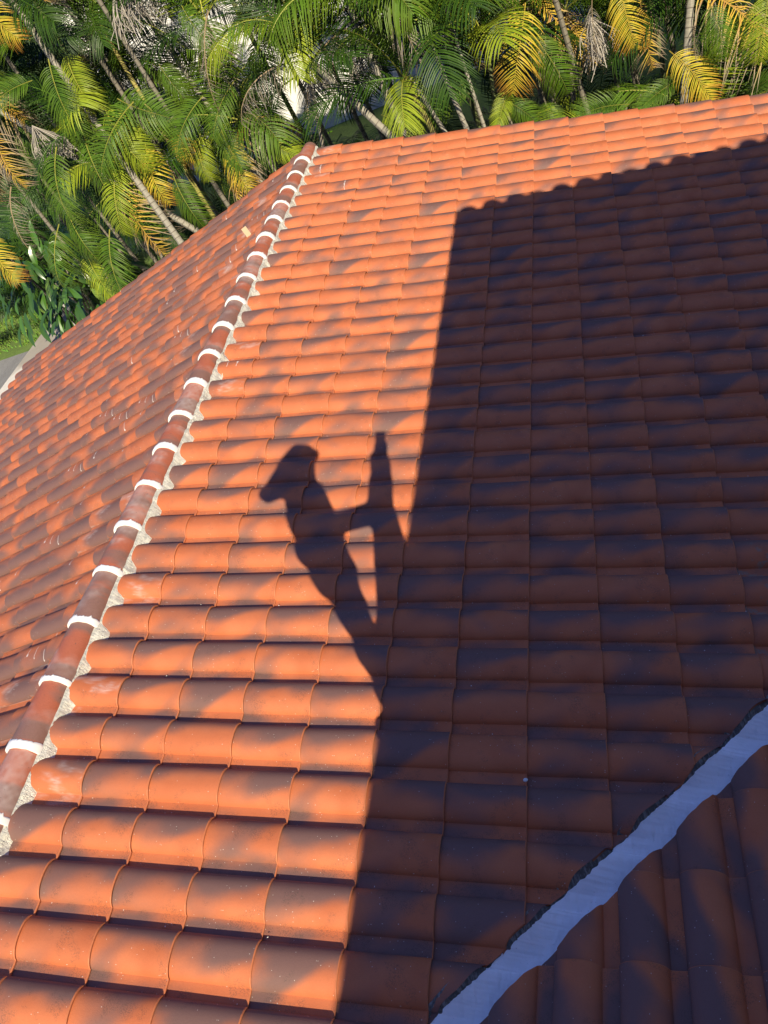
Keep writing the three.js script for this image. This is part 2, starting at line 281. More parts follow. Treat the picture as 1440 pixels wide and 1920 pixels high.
function mortarFillet(side) {                                                               // sloping bed from under the cap down into the pans
  const tr = { pos: [], uv: [] }, N = 1000, z0 = 1.3, z1 = -7.66, rows = [];
  for (let k = 0; k <= N; k++) {
    const z = lerp(z0, z1, k / N), v1 = vn(z * 9, 1, 3), v2 = vn(z * 23, 2, 5), bul = 0.012 * (vn(z * 40, 3, 9) - 0.5);
    const hi = 0.012 * sstep(-0.5, 2.5, -z) * (0.4 + 0.8 * v2), ref = 0.075, far = 0.128 + 0.045 * v1 + 0.022 * (v2 - 0.5);
    const S = [[ref, 0.05 + hi], [ref + 0.024, 0.046 + hi + bul * 0.6], [lerp(ref, far, 0.45), 0.030 + bul], [lerp(ref, far, 0.75), 0.012 + bul], [far, -0.02]];
    rows.push(S.map(([dx, h]) => [side * (dx * CS + h * SN), YR + h * CS - dx * SN - 0.0, z]));
  }
  for (let k = 0; k < N; k++) for (let q = 0; q < 4; q++) { const a = rows[k][q], b = rows[k + 1][q], c = rows[k + 1][q + 1], d = rows[k][q + 1]; const o = side > 0 ? [a, d, c, a, c, b] : [a, b, c, a, c, d]; for (const v of o) { tr.pos.push(...v); tr.uv.push(v[2], v[0]); } }
  return smoothGeo(tr, 0.3);
}
for (const s of [1, -1]) mesh('mortar_bed', mortarFillet(s), mortarMat, ridge);

// ------------------------------------------------------------------ valley: mortar under the cut tiles and the white coated channel
{
  const g = thing('valley_strip', V(2.8, -0.68, 0), 'smooth white coated valley strip with ragged edges between two shaded slopes', 'roof valley');
  const inv = (p) => [p[0] - 2.8, p[1] + 0.68, p[2]];
  const yM = (x, z, h) => -x * SN / CS + h / CS, yF = (z, h) => -0.691 + z * SN / CS + h / CS;
  const fracU = (z) => { let u = (-z) % W_; if (u < 0) u += W_; return u; };
  const fracF = (x) => { let u = (0.235 * W_ - x) % W_; if (u < 0) u += W_; return u; };
  const N = 1400, t0 = -1.75, t1 = 4.4, rowsW = [], rowsM = [];
  for (let k = 0; k <= N; k++) {
    const z = lerp(-2.2, 1.75, k / N);                                                      // along the valley, x + z constant
    const n1 = vn(z * 60, 1, 5), n2 = vn(z * 17, 2, 5), n3 = vn(z * 150, 4, 5), n4 = vn(z * 7, 8, 5);
    const at = (c, h, onF) => { const x = c - z * 1 - 0; return [x, onF ? yF(z, h) : yM(x, z, h), z]; };
    const uM = fracU(z), top = Math.max(0, prof(uM)) + 0.006 - 0.008 - 0.3 * DROP * 0.2;
    // dark mortar wall from just behind the cut edge, leaning out
    const m0 = VALLEY_M - 0.012 + 0.010 * (n1 - 0.5);
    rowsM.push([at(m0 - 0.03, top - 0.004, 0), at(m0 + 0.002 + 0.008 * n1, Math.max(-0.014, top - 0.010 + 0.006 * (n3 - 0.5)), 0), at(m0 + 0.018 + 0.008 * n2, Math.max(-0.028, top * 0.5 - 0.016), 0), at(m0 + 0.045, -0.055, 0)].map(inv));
    // white coat: ragged upper edge climbing on the mortar, shallow trough, tucked under the tiles opposite
    const up = clamp(top / 0.06), e0 = VALLEY_M + 0.002 + 0.008 * (n1 - 0.5) + 0.012 * up + 0.007 * (n3 - 0.5) + 0.010 * (n2 - 0.5);
    const h0 = lerp(-0.012, 0.012, up) + 0.004 * (n2 - 0.5);
    const w = 0.0035 * (n2 - 0.5) + 0.006 * (n4 - 0.5);
    const fe = VALLEY_F + 0.07;
    const pts = [];
    const pA = at(e0 - 0.002, h0 - 0.012, 0), pB = at(e0, h0, 0), pE = [fe - z, yF(z, -0.075), z], pD = [VALLEY_F - 0.02 - z, yF(z, -0.060) + w * 0.5, z];
    const mix = (t, dy) => { const c = lerp(e0, VALLEY_F - 0.02, t), y = lerp(pB[1], pD[1], t) + dy; return [c - z, y, z]; };
    pts.push(pA, pB, mix(0.12, -0.002 + w * 0.6), mix(0.3, -0.008 + w), mix(0.5, -0.012 + w + 0.002 * (n1 - 0.5)), mix(0.75, -0.008 + w * 0.7), pD, pE);
    rowsW.push(pts.map(inv));
  }
  const build = (rows) => { const tr = { pos: [], uv: [] }; for (let k = 0; k < rows.length - 1; k++) for (let q = 0; q < rows[0].length - 1; q++) { const a = rows[k][q], b = rows[k + 1][q], c = rows[k + 1][q + 1], d = rows[k][q + 1]; for (const v of [a, b, c, a, c, d]) { tr.pos.push(...v); tr.uv.push(v[2], v[0]); } } return smoothGeo(tr, 0.25); };
  const coatBump = texture(512, 512, (i, j, o) => { o[0] = o[1] = o[2] = 0.65 * fbm(i / 40, j / 14, 4, 4) + 0.35 * fbm(i / 9, j / 60, 6, 3); }, false); coatBump.repeat.set(1.6, 1.6);
  const coatTex = texture(512, 512, (i, j, o) => { const v = 0.92 * (0.94 + 0.1 * fbm(i / 50, j / 50, 6, 4)); let k = v; if (vn(i / 3.2, j / 3.2, 77) > 0.975) k = v * 0.55; o[0] = k; o[1] = k * 0.995; o[2] = k * 0.98; }); coatTex.repeat.set(1.6, 1.6);
  mesh('coating', build(rowsW), new THREE.MeshStandardMaterial({ map: coatTex, roughness: 0.55, bumpMap: coatBump, bumpScale: 0.006 }), g);
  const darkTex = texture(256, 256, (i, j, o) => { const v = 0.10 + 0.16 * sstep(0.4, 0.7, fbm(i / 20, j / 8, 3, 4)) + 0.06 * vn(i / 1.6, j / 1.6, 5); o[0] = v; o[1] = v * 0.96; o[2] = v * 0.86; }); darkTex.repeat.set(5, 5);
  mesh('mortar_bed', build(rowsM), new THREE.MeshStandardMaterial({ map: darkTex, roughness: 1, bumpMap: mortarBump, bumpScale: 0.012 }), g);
}
// ------------------------------------------------------------------ the house under the roof, and the taller wing behind the photographer whose eave throws the shade
const stuccoTex = texture(256, 256, (i, j, o) => { const v = 0.62 * (0.92 + 0.12 * fbm(i / 30, j / 30, 31, 4) + 0.05 * vn(i / 1.5, j / 1.5, 2)); o[0] = v; o[1] = v * 0.97; o[2] = v * 0.9; });
const stucco = new THREE.MeshStandardMaterial({ map: stuccoTex, roughness: 0.95 });
{
  const sh = new THREE.Shape(); sh.moveTo(-5.6, -3.8); sh.lineTo(7.4, -3.8); sh.lineTo(7.4, -7.4 * SN / CS - 0.12); sh.lineTo(XR, YR - 0.14); sh.lineTo(-5.6, YR - 5.2 * SN / CS - 0.14); sh.closePath();
  const g = new THREE.ExtrudeGeometry(sh, { depth: 9.0, bevelEnabled: false }); g.translate(0, 0, -7.35);
  const h = thing('house_wall', V(0, 0, 0), 'pale stucco house wall hidden under the terracotta roof slopes', 'house wall', 'structure'); mesh('wall', g, stucco, h);
}
{
  const X0 = 4.20, Z0 = -0.08, Y0 = 4.02, H = thing('upper_storey', V(X0, 0, Z0), 'taller stucco wing with tiled eave behind the photographer', 'house wing', 'structure');
  const w = new THREE.BoxGeometry(11, 6.6, 11.4); w.translate(0.5 + 5.5, Y0 - 0.1 - 3.3, 0.5 + 5.7); mesh('wall', w, stucco, H);
  const sf = new THREE.BoxGeometry(12, 0.14, 12.4); sf.translate(6.0, Y0 - 0.07, 6.2); mesh('soffit', sf, new THREE.MeshStandardMaterial({ color: lin(0.7, 0.68, 0.62), roughness: 0.7 }), H);
  const hp = [[0, 0, 0], [12, 0, 0], [12, 0, 12.4], [0, 0, 12.4], [6, 1.45, 6], [6, 1.45, 6.4]], F = [[0, 4, 1], [1, 4, 5], [1, 5, 2], [2, 5, 3], [3, 5, 4], [3, 4, 0]], pos = [];
  for (const f of F) for (const k of f) pos.push(hp[k][0], Y0 + hp[k][1], hp[k][2]);
  const rg = new THREE.BufferGeometry(); rg.setAttribute('position', new THREE.Float32BufferAttribute(pos, 3)); rg.setAttribute('uv', new THREE.Float32BufferAttribute(new Array(pos.length / 3 * 2).fill(0.1), 2)); rg.computeVertexNormals(); mesh('roof_deck', rg, deckMat, H);
  const list = []; for (let n = 0; n < 46; n++) for (let k = 0; k < 3; k++) { if (n * W_ < k * E_ - 0.05) continue; list.push(tileGeos[Math.floor(R1() * 24)].clone().applyMatrix4(new THREE.Matrix4().makeRotationFromEuler(new THREE.Euler(0, Math.PI / 2, -TH, 'YXZ')).setPosition((n + 1) * W_ + 0.02, Y0 + 0.03 + k * E_ * SN, -0.03 + k * E_ * CS))); }
  const tl = mesh('tile_field', mergeGeometries(list), tileMat, H); tl.userData.kind = 'stuff';
  const gt = new THREE.BoxGeometry(0.12, 0.15, 12.4); gt.translate(0.06, Y0 + 0.02, 6.2); mesh('gutter', gt, new THREE.MeshStandardMaterial({ color: lin(0.6, 0.58, 0.54), roughness: 0.5 }), H);
  const b = new RoundedBoxGeometry(1.9, 1.72, 1.3, 2, 0.03); const L = thing('masonry_ledge', V(3.62, 1.279 - 0.86, 2.42), 'low stucco ledge against the taller wing under the photographer', 'ledge', 'structure'); mesh('ledge_wall', b, stucco, L);
}
// ------------------------------------------------------------------ the photographer, behind the lens, seen only as a shadow
{
  const Ux = V(0.8991, 0, -0.4378), Vx = V(-0.2523, 0.8172, -0.5181), off = 0.16;
  const caps = [ // u, v, radius to u, v, radius; depth
    [-0.63, 0.06, 0.115, -0.68, 0.03, 0.105], [-0.585, 0.205, 0.030, -0.515, 0.165, 0.030], [-0.60, 0.16, 0.055, -0.545, 0.13, 0.055], [-0.69, 0.15, 0.05, -0.62, 0.18, 0.045], [-0.492, 0.112, 0.036, -0.55, 0.09, 0.05], [-0.70, 0.10, 0.07, -0.885, 0.035, 0.038], [-0.56, 0.05, 0.04, -0.6, 0.0, 0.07], [-0.74, 0.0, 0.05, -0.87, 0.0, 0.032],
    [-0.675, -0.02, 0.095, -0.665, -0.13, 0.105], [-0.655, -0.16, 0.143, -0.67, -0.40, 0.145], [-0.67, -0.40, 0.145, -0.645, -0.60, 0.12], [-0.645, -0.60, 0.118, -0.63, -0.78, 0.078], [-0.63, -0.78, 0.078, -0.615, -0.98, 0.072], [-0.61, -0.98, 0.072, -0.60, -1.24, 0.06], [-0.60, -1.26, 0.05, -0.70, -1.28, 0.04],
    [-0.55, -0.35, 0.058, -0.30, -0.40, 0.062], [-0.25, -0.42, 0.085, -0.165, -0.27, 0.072], [-0.165, -0.27, 0.072, -0.100, -0.17, 0.055], [-0.15, -0.17, 0.030, -0.13, -0.10, 0.022], [-0.09, -0.13, 0.045, -0.05, -0.06, 0.040], [-0.045, -0.06, 0.032, -0.02, 0.0, 0.018],
    [-0.245, -0.47, 0.080, -0.315, -0.70, 0.105], [-0.315, -0.70, 0.105, -0.40, -0.97, 0.145], [-0.40, -0.97, 0.14, -0.42, -1.24, 0.07], [-0.42, -1.26, 0.05, -0.54, -1.28, 0.04],
  ];
  const res = 96, half = 0.95, cu = -0.42, cv = -0.52, mc = new MarchingCubes(res, tileMat, false, false, 120000); mc.isolation = 0;
  const k = 0.022, sd = (u, v, s) => { let acc = 0; for (const [a, b, r, c, d, q] of caps) { const dx = c - a, dy = d - b, t = clamp(((u - a) * dx + (v - b) * dy) / (dx * dx + dy * dy + 1e-9)), ex = u - a - dx * t, ey = v - b - dy * t; acc += Math.exp(-(Math.hypot(ex, ey, s * 0.9) - lerp(r, q, t) - 0.004) / (k * 0.35)); } return -Math.log(acc + 1e-30) * k * 0.35; };
  for (let z = 0; z < res; z++) for (let y = 0; y < res; y++) for (let x = 0; x < res; x++) { const f = (n) => (n - res / 2) / (res / 2) * half; mc.field[x + y * res + z * res * res] = Math.max(-1, Math.min(1, -sd(f(x) + cu, f(y) + cv, f(z)))); }
  mc.update();
  const n = mc.count, src = mc.positionArray, pos = [], uv = [];
  for (let i = 0; i < n; i++) { const u = src[3 * i] * half + cu, v = src[3 * i + 1] * half + cv, s = src[3 * i + 2] * half + 0.705 * v + off, p = EYE.clone().addScaledVector(Ux, u).addScaledVector(Vx, v).addScaledVector(SUN, s); pos.push(p.x, p.y, p.z); uv.push(0, 0); }
  const g = smoothGeo({ pos, uv }, -1);
  const P = thing('person', V(0, 0, 0), 'photographer in dark work clothes and brimmed cap raising a phone', 'person');
  mesh('body', g, new THREE.MeshStandardMaterial({ color: lin(0.05, 0.06, 0.09), roughness: 0.9 }), P);
  const ph = new RoundedBoxGeometry(0.072, 0.148, 0.008, 3, 0.004), o = thing('mobile_phone', EYE.clone(), 'slim dark phone held up by the photographer', 'phone'); o.quaternion.copy(camera.quaternion);
  const c = mesh('phone_case', ph, new THREE.MeshStandardMaterial({ color: lin(0.03, 0.03, 0.035), roughness: 0.4 }), o); c.position.set(-0.018, -0.055, 0.012);
}
// ------------------------------------------------------------------ small things on the roof
const onRoof = (x, z, h) => V(x, x > XR ? -x * SN / CS + h : 2 * YR + x * SN / CS + h, z);
{
  const woodTex = texture(128, 256, (i, j, o) => { const v = 0.8 + 0.3 * (fbm(i / 5, j / 60, 4, 3) - 0.5); o[0] = 0.58 * v; o[1] = 0.41 * v; o[2] = 0.25 * v; });
  const g = thing('wooden_block', V(-0.80, 0.05, -5.98), 'small pale offcut of timber standing beside the banded ridge', 'timber offcut');
  const b = mesh('timber', new RoundedBoxGeometry(0.06, 0.19, 0.03, 2, 0.003), new THREE.MeshStandardMaterial({ map: woodTex, roughness: 0.8 }), g); b.rotation.set(-0.5, 0.4, 0.35);
  const peb = new THREE.IcosahedronGeometry(0.012, 1), pm = new THREE.MeshStandardMaterial({ color: lin(0.62, 0.60, 0.55), roughness: 0.9 });
  const pb = mesh('pebble', peb.clone().scale(1, 0.6, 0.8), pm, scene); pb.position.copy(onRoof(2.16, -0.03, 0.035)); tag(pb, 'white pebble lying in a shaded tile pan near the middle of the roof', 'pebble');
  const bits = [], r = rng(77);
  for (let k = 0; k < 160; k++) { const x = lerp(-0.1, 4, r()), row = Math.round(lerp(-7, 1.5, r()) / W_), z = row * W_ - 0.03 * r(); if (x + z > 2.6) continue; const b2 = peb.clone().scale(0.1 + 0.25 * r(), 0.15, 0.1 + 0.2 * r()); b2.rotateY(r() * 6); const q = onRoof(x, z, 0.012); b2.translate(q.x, q.y, q.z); bits.push(b2); }
  const lit = mesh('debris', mergeGeometries(bits), pm, scene); tag(lit, 'pale grit scattered in the pans of the roof tiles', 'grit', 'stuff');
}
// ------------------------------------------------------------------ ground beyond the roof
const GY = -3.8;
{
  const gt = texture(512, 512, (i, j, o) => { const a = fbm(i / 60, j / 60, 9, 4), b = vn(i / 1.4, j / 3, 5), v = 0.55 + 0.5 * a + 0.35 * (b - 0.5); o[0] = 0.125 * v; o[1] = 0.20 * v; o[2] = 0.036 * v; }); gt.repeat.set(70, 70);
  const g = new THREE.PlaneGeometry(600, 600); g.rotateX(-Math.PI / 2); const m = mesh('ground', g, new THREE.MeshStandardMaterial({ map: gt, roughness: 1 }), scene); m.position.y = GY; tag(m, 'mown green lawn beyond the corner of the roof', null, 'structure');
  const at = texture(256, 256, (i, j, o) => { const v = 0.20 + 0.07 * (fbm(i / 30, j / 30, 3, 4) - 0.5) + 0.08 * (vn(i / 1.3, j / 1.3, 5) - 0.5); o[0] = v; o[1] = v * 0.99; o[2] = v * 0.98; }); at.repeat.set(3, 3);
  const road = new THREE.BoxGeometry(4.2, 0.05, 22); const rm = mesh('road', road, new THREE.MeshStandardMaterial({ map: at, roughness: 1 }), scene); rm.position.set(-14.35, GY + 0.0, -2.85); rm.rotation.y = 0.0; tag(rm, 'grey asphalt drive beside the lawn and the pale concrete', null, 'structure');
  const ct = texture(512, 512, (i, j, o) => { const v = 0.62 * (0.75 + 0.5 * fbm(i / 50, j / 50, 23, 5)) + 0.08 * (vn(i / 1.5, j / 1.5, 5) - 0.5), s = sstep(0.55, 0.75, fbm(i / 22 + 9, j / 22, 28, 4)); o[0] = lerp(v, 0.22, s * 0.7); o[1] = lerp(v * 0.95, 0.19, s * 0.7); o[2] = lerp(v * 0.86, 0.15, s * 0.7); }); ct.repeat.set(0.25, 0.8);
  const cg = new RoundedBoxGeometry(7.2, 0.16, 24, 2, 0.02), cm = mesh('pavement', cg, new THREE.MeshStandardMaterial({ map: ct, roughness: 0.95 }), scene); cm.position.set(-8.6, GY + 0.0, -4.3); tag(cm, 'stained pale concrete apron along the house beside the lawn', null, 'structure');
  const bl = new THREE.ConeGeometry(0.02, 0.09, 3), gm = new THREE.MeshStandardMaterial({ color: lin(0.13, 0.23, 0.035), roughness: 0.8 }), N = 9000, im = new THREE.InstancedMesh(bl, gm, N), r = rng(4), M = new THREE.Matrix4(), q = new THREE.Quaternion(), e = new THREE.Euler(), c = new THREE.Color();
  for (let k = 0; k < N; k++) { const x = lerp(-20, -12.4, r()), z = lerp(-26, -14.3, r()); e.set((r() - 0.5) * 0.8, r() * 6, (r() - 0.5) * 0.8); M.compose(V(x, GY + 0.03, z), q.setFromEuler(e), V(1 + r(), 0.5 + 0.9 * r(), 1 + r())); im.setMatrixAt(k, M); im.setColorAt(k, c.setRGB(0.75 + 0.4 * r(), 0.8 + 0.4 * r(), 0.7)); }
  im.name = 'grass'; scene.add(im); tag(im, 'short sunlit grass at the edge of the concrete', 'grass', 'stuff');
}
{ // pale house glimpsed through the palms
  const g = thing('white_house', V(-3, GY, -22), 'pale white house glimpsed through gaps between the palms', 'house');
  const w = new THREE.BoxGeometry(16, 6.2, 6); w.translate(0, 3.1, -3); mesh('wall', w, new THREE.MeshStandardMaterial({ color: lin(0.78, 0.77, 0.75), roughness: 0.9 }), g);
  const rf = new THREE.CylinderGeometry(0.2, 4.4, 1.6, 4, 1); rf.rotateY(Math.PI / 4); rf.scale(2.8, 1, 1.15); rf.translate(0, 7.0, -3); mesh('roof', rf, new THREE.MeshStandardMaterial({ color: lin(0.30, 0.12, 0.09), roughness: 0.9 }), g);
  for (const [x, y] of [[-5, 1.7], [-1.5, 4.3], [2.2, 1.7], [5.2, 4.3]]) { const f = mesh('window', new THREE.BoxGeometry(1.5, 1.3, 0.1), new THREE.MeshStandardMaterial({ color: lin(0.6, 0.6, 0.6), roughness: 0.6 }), g); f.position.set(x, y, 0.02); const p = mesh('pane', new THREE.BoxGeometry(1.3, 1.1, 0.04), new THREE.MeshStandardMaterial({ color: lin(0.03, 0.04, 0.05), roughness: 0.1 }), f); p.position.z = 0.05; }
}
// ------------------------------------------------------------------ palms
function frondGeo({ seed, arch = 1.0, pairs = 38, leaf = 0.34, wid = 0.0074, lift = 0.35, droop = 0.35, curl = 0, colour, bare = 0.1 }) {
  const r = rng(seed), pos = [], col = [], uv = [], N = 30, P = [], T = [];
  let p = V(0, 0, 0); for (let k = 0; k <= N; k++) { const a = arch * (0.5 - Math.pow(k / N, 1.25)); const t = V(Math.cos(a), Math.sin(a), 0.10 * Math.sin(k / N * 3 + seed)).normalize(); P.push(p.clone()); T.push(t); p = p.clone().addScaledVector(t, 1 / N); }
  const end = P[N].clone(), L = end.length(), rot = new THREE.Quaternion().setFromUnitVectors(end.clone().normalize(), V(1, 0, 0));
  for (const v of P) v.applyQuaternion(rot).divideScalar(L); for (const v of T) v.applyQuaternion(rot);
  const tri = (a, b, c, ca, cb, cc) => { pos.push(...a.toArray(), ...b.toArray(), ...c.toArray()); col.push(...ca, ...cb, ...cc); uv.push(0, 0, 1, 0, 0, 1); };
  const at = (t) => { const f = t * N, i = Math.min(N - 1, Math.floor(f)); return [P[i].clone().lerp(P[i + 1], f - i), T[i].clone().lerp(T[i + 1], f - i).normalize()]; };
  const Zc = V(0, 0, 1);
  for (let k = 0; k < 12; k++) { // rachis, three-sided
    const [a, ta] = at(k / 12), [b, tb] = at((k + 1) / 12), ra = lerp(0.010, 0.002, k / 12), rb = lerp(0.010, 0.002, (k + 1) / 12), ring = (c, t, q) => { const n = V().crossVectors(Zc, t).normalize(); return [0, 1, 2].map((j) => c.clone().addScaledVector(n, q * Math.cos(j * 2.094)).addScaledVector(Zc, q * Math.sin(j * 2.094))); };
    const A = ring(a, ta, ra), B = ring(b, tb, rb), c = colour(k / 12, 0, r(), true); for (let j = 0; j < 3; j++) { const j2 = (j + 1) % 3; tri(A[j], B[j], B[j2], c, c, c); tri(A[j], B[j2], A[j2], c, c, c); }
  }
  for (let k = 0; k < pairs; k++) for (const side of [-1, 1]) {
    const t = bare + (1 - bare) * (k + 0.5 * r()) / pairs; if (r() < curl * 0.15) continue;
    const [b, F] = at(Math.min(0.999, t)), Nn = V().crossVectors(Zc, F).normalize();
    const x = (t - bare) / (1 - bare), len = leaf * (0.55 + 0.45 * Math.sin(Math.PI * clamp(0.12 + 0.80 * x))) * (x > 0.85 ? lerp(1, 0.45, (x - 0.85) / 0.15) : 1) * (0.9 + 0.2 * r());
    const al = lerp(1.45, 0.75, x) + (r() - 0.5) * (0.10 + curl * 0.8), be = lift * lerp(1, 0.5, x) + (r() - 0.5) * (0.2 + curl * 0.9);
    const D = F.clone().multiplyScalar(Math.cos(al)).addScaledVector(Zc, side * Math.sin(al) * Math.cos(be)).addScaledVector(Nn, Math.sin(al) * Math.sin(be)).normalize();
    const dr = droop * (0.7 + 0.6 * r()) + curl * r() * 0.8, fw = 0.32 + (r() - 0.5) * curl * 0.9;
    const S = [0, 0.25, 0.5, 0.76, 1], Wd = [0.55, 1, 0.92, 0.6, 0.02], rows = [], rnd = r();
    for (let q = 0; q < 5; q++) { const s = S[q], c = b.clone().addScaledVector(D, s * len).addScaledVector(Nn, -dr * len * s * s).addScaledVector(F, fw * len * s * s); const dir = D.clone().addScaledVector(Nn, -2 * dr * s).addScaledVector(F, 2 * fw * s).normalize(), w = V().crossVectors(dir, Nn).normalize().multiplyScalar(wid * Wd[q] * (1 - curl * 0.45)), up = V().crossVectors(w, dir).normalize().multiplyScalar(wid * Wd[q] * 0.35); if (up.dot(Nn) < 0) up.negate(); rows.push([c.clone().add(w).add(up), c, c.clone().sub(w).add(up), colour(x, s, rnd, false)]); }
    for (let q = 0; q < 4; q++) { const A = rows[q], B = rows[q + 1]; for (const [i, j] of [[0, 1], [1, 2]]) { tri(A[i], B[i], B[j], A[3], B[3], B[3]); tri(A[i], B[j], A[j], A[3], B[3], A[3]); } }
  }
  const g = new THREE.BufferGeometry(); g.setAttribute('position', new THREE.Float32BufferAttribute(pos, 3)); g.setAttribute('color', new THREE.Float32BufferAttribute(col, 3)); g.setAttribute('uv', new THREE.Float32BufferAttribute(uv, 2)); g.computeVertexNormals(); return g;
}
const mix3 = (a, b, t) => a.map((x, i) => lerp(x, b[i], clamp(t)));
const GREEN = [0.060, 0.132, 0.010], DEEP = [0.015, 0.038, 0.006], YG = [0.24, 0.29, 0.020], YEL = [0.50, 0.36, 0.035], ORA = [0.42, 0.20, 0.035], TAN = [0.34, 0.27, 0.19], GREY = [0.30, 0.27, 0.23], RACH = [0.30, 0.30, 0.06];
const hues = {
  green: (s) => (x, q, r, ra) => ra ? RACH : mix3(mix3(GREEN, DEEP, r * 0.7), YG, 0.18 * q + 0.12 * r * s),
  deep: () => (x, q, r, ra) => ra ? GREEN : mix3(DEEP, GREEN, r * 0.45),
  lime: () => (x, q, r, ra) => ra ? [0.40, 0.38, 0.07] : mix3(GREEN, YG, 0.45 + 0.5 * r + 0.2 * q),
  yellow: () => (x, q, r, ra) => ra ? [0.5, 0.36, 0.06] : mix3(mix3(YG, YEL, 0.35 + 0.7 * r), ORA, sstep(0.5, 1.1, q * 0.7 + x * 0.6)),
  dying: () => (x, q, r, ra) => ra ? [0.45, 0.27, 0.06] : mix3(mix3(YEL, ORA, r), TAN, sstep(0.35, 0.8, q + 0.3 * r)),
  dead: () => (x, q, r, ra) => ra ? [0.30, 0.22, 0.13] : mix3(TAN, GREY, r).map((c) => c * (0.6 + 0.6 * r)),
};
const KINDS = { green: [], deep: [], lime: [], yellow: [], dying: [], dead: [] };
for (let k = 0; k < 5; k++) {
  KINDS.green.push(frondGeo({ seed: 20 + k, arch: 0.7 + 0.22 * k, droop: 0.4 + 0.1 * k, lift: 0.45 - 0.12 * k, colour: hues.green(k / 4) }));
  if (k < 3) KINDS.deep.push(frondGeo({ seed: 40 + k, arch: 0.8 + 0.3 * k, pairs: 38, droop: 0.4, lift: 0.3, colour: hues.deep() }));
  if (k < 4) KINDS.lime.push(frondGeo({ seed: 60 + k, arch: 0.8 + 0.25 * k, droop: 0.3 + 0.1 * k, lift: 0.4 - 0.1 * k, colour: hues.lime() }));
  if (k < 4) KINDS.yellow.push(frondGeo({ seed: 80 + k, arch: 0.9 + 0.25 * k, droop: 0.5, lift: 0.1, curl: 0.15, colour: hues.yellow() }));
  if (k < 3) KINDS.dying.push(frondGeo({ seed: 100 + k, arch: 0.7 + 0.3 * k, droop: 0.7, lift: -0.1, curl: 0.55, wid: 0.0075, colour: hues.dying() }));
  if (k < 4) KINDS.dead.push(frondGeo({ seed: 120 + k, arch: 0.6 + 0.4 * k, droop: 0.8, lift: -0.4, curl: 1.0, wid: 0.006, leaf: 0.2, pairs: 34, colour: hues.dead() }));
}
const frondMat = new THREE.MeshPhysicalMaterial({ color: 0xffffff, vertexColors: true, roughness: 0.44, specularIntensity: 0.4 });
const deadMat = new THREE.MeshStandardMaterial({ color: 0xffffff, vertexColors: true, roughness: 0.9 });
const RP = rng(2024);
function frondMatrix(base, tip, bow) {                                                      // base and tip in the world, the arch bowing towards bow
  const X = tip.clone().sub(base), len = X.length(); X.normalize(); const Y = bow.clone().addScaledVector(X, -bow.dot(X)).normalize(), Z = V().crossVectors(X, Y);
  return new THREE.Matrix4().makeBasis(X, Y, Z).scale(V(len, len, len)).setPosition(base);
}
function addFrond(parent, kind, base, tip, bow) {
  const list = KINDS[kind], m = mesh('frond', list[Math.floor(RP() * list.length)], kind === 'dead' || kind === 'dying' ? deadMat : frondMat, parent);
  frondMatrix(base, tip, bow).decompose(m.position, m.quaternion, m.scale); return m;
}
const barkTex = (c1, c2, seed) => { const t = texture(64, 512, (i, j, o) => { const ph = j / 512 * 8 % 1, ring = sstep(0.86, 0.93, ph + 0.03 * vn(i / 6, j / 64, seed)) * (1 - sstep(0.985, 1, ph)), n = 0.75 + 0.5 * fbm(i / 9, j / 5, seed, 3); for (let k = 0; k < 3; k++) o[k] = lerp(c1[k] * n, c2[k], ring); }); return t; };
const barks = { grey: barkTex([0.18, 0.16, 0.125], [0.06, 0.05, 0.04], 3), pale: barkTex([0.27, 0.25, 0.205], [0.12, 0.10, 0.08], 5), yellow: barkTex([0.30, 0.26, 0.07], [0.14, 0.09, 0.03], 7), green: barkTex([0.09, 0.11, 0.035], [0.16, 0.14, 0.08], 9) };
const barkMats = {}; for (const k in barks) barkMats[k] = new THREE.MeshStandardMaterial({ map: barks[k], roughness: 0.8 });
function trunkGeo(a, b, r0, r1) {                                                            // ringed cane from a to b in local axes
  const len = a.distanceTo(b), nr = Math.max(6, Math.round(len / 0.11)), pts = [];
  for (let k = 0; k <= nr * 2; k++) { const t = k / (nr * 2), r = lerp(r0, r1, t) * (k % 2 ? 1.0 : 1.09); pts.push(new THREE.Vector2(r, t * len)); }
  const g = new THREE.LatheGeometry(pts, 9), uv = g.attributes.uv; for (let k = 0; k < uv.count; k++) uv.setY(k, uv.getY(k) * len / 0.88);
  const sag = 0.10 * len * 0.3, p = g.attributes.position; for (let k = 0; k < p.count; k++) { const t = p.getY(k) / len; p.setX(k, p.getX(k) + sag * (t * t - t)); } g.computeVertexNormals();
  g.applyQuaternion(new THREE.Quaternion().setFromUnitVectors(V(0, 1, 0), b.clone().sub(a).normalize())); g.translate(a.x, a.y, a.z); return g;
}
const palms = [];
function palm(label, foot, top, bark, r0 = 0.06, group) {
  const g = thing('palm_tree', foot, label, 'palm', null, group), a = V(0, -0.05, 0), b = top.clone().sub(foot);
  if (b.length() > 0.3) mesh('trunk', trunkGeo(a, b, r0 * 1.15, r0 * 0.8), barkMats[bark], g);
  const o = { g, foot, top }; palms.push(o); return o;
}
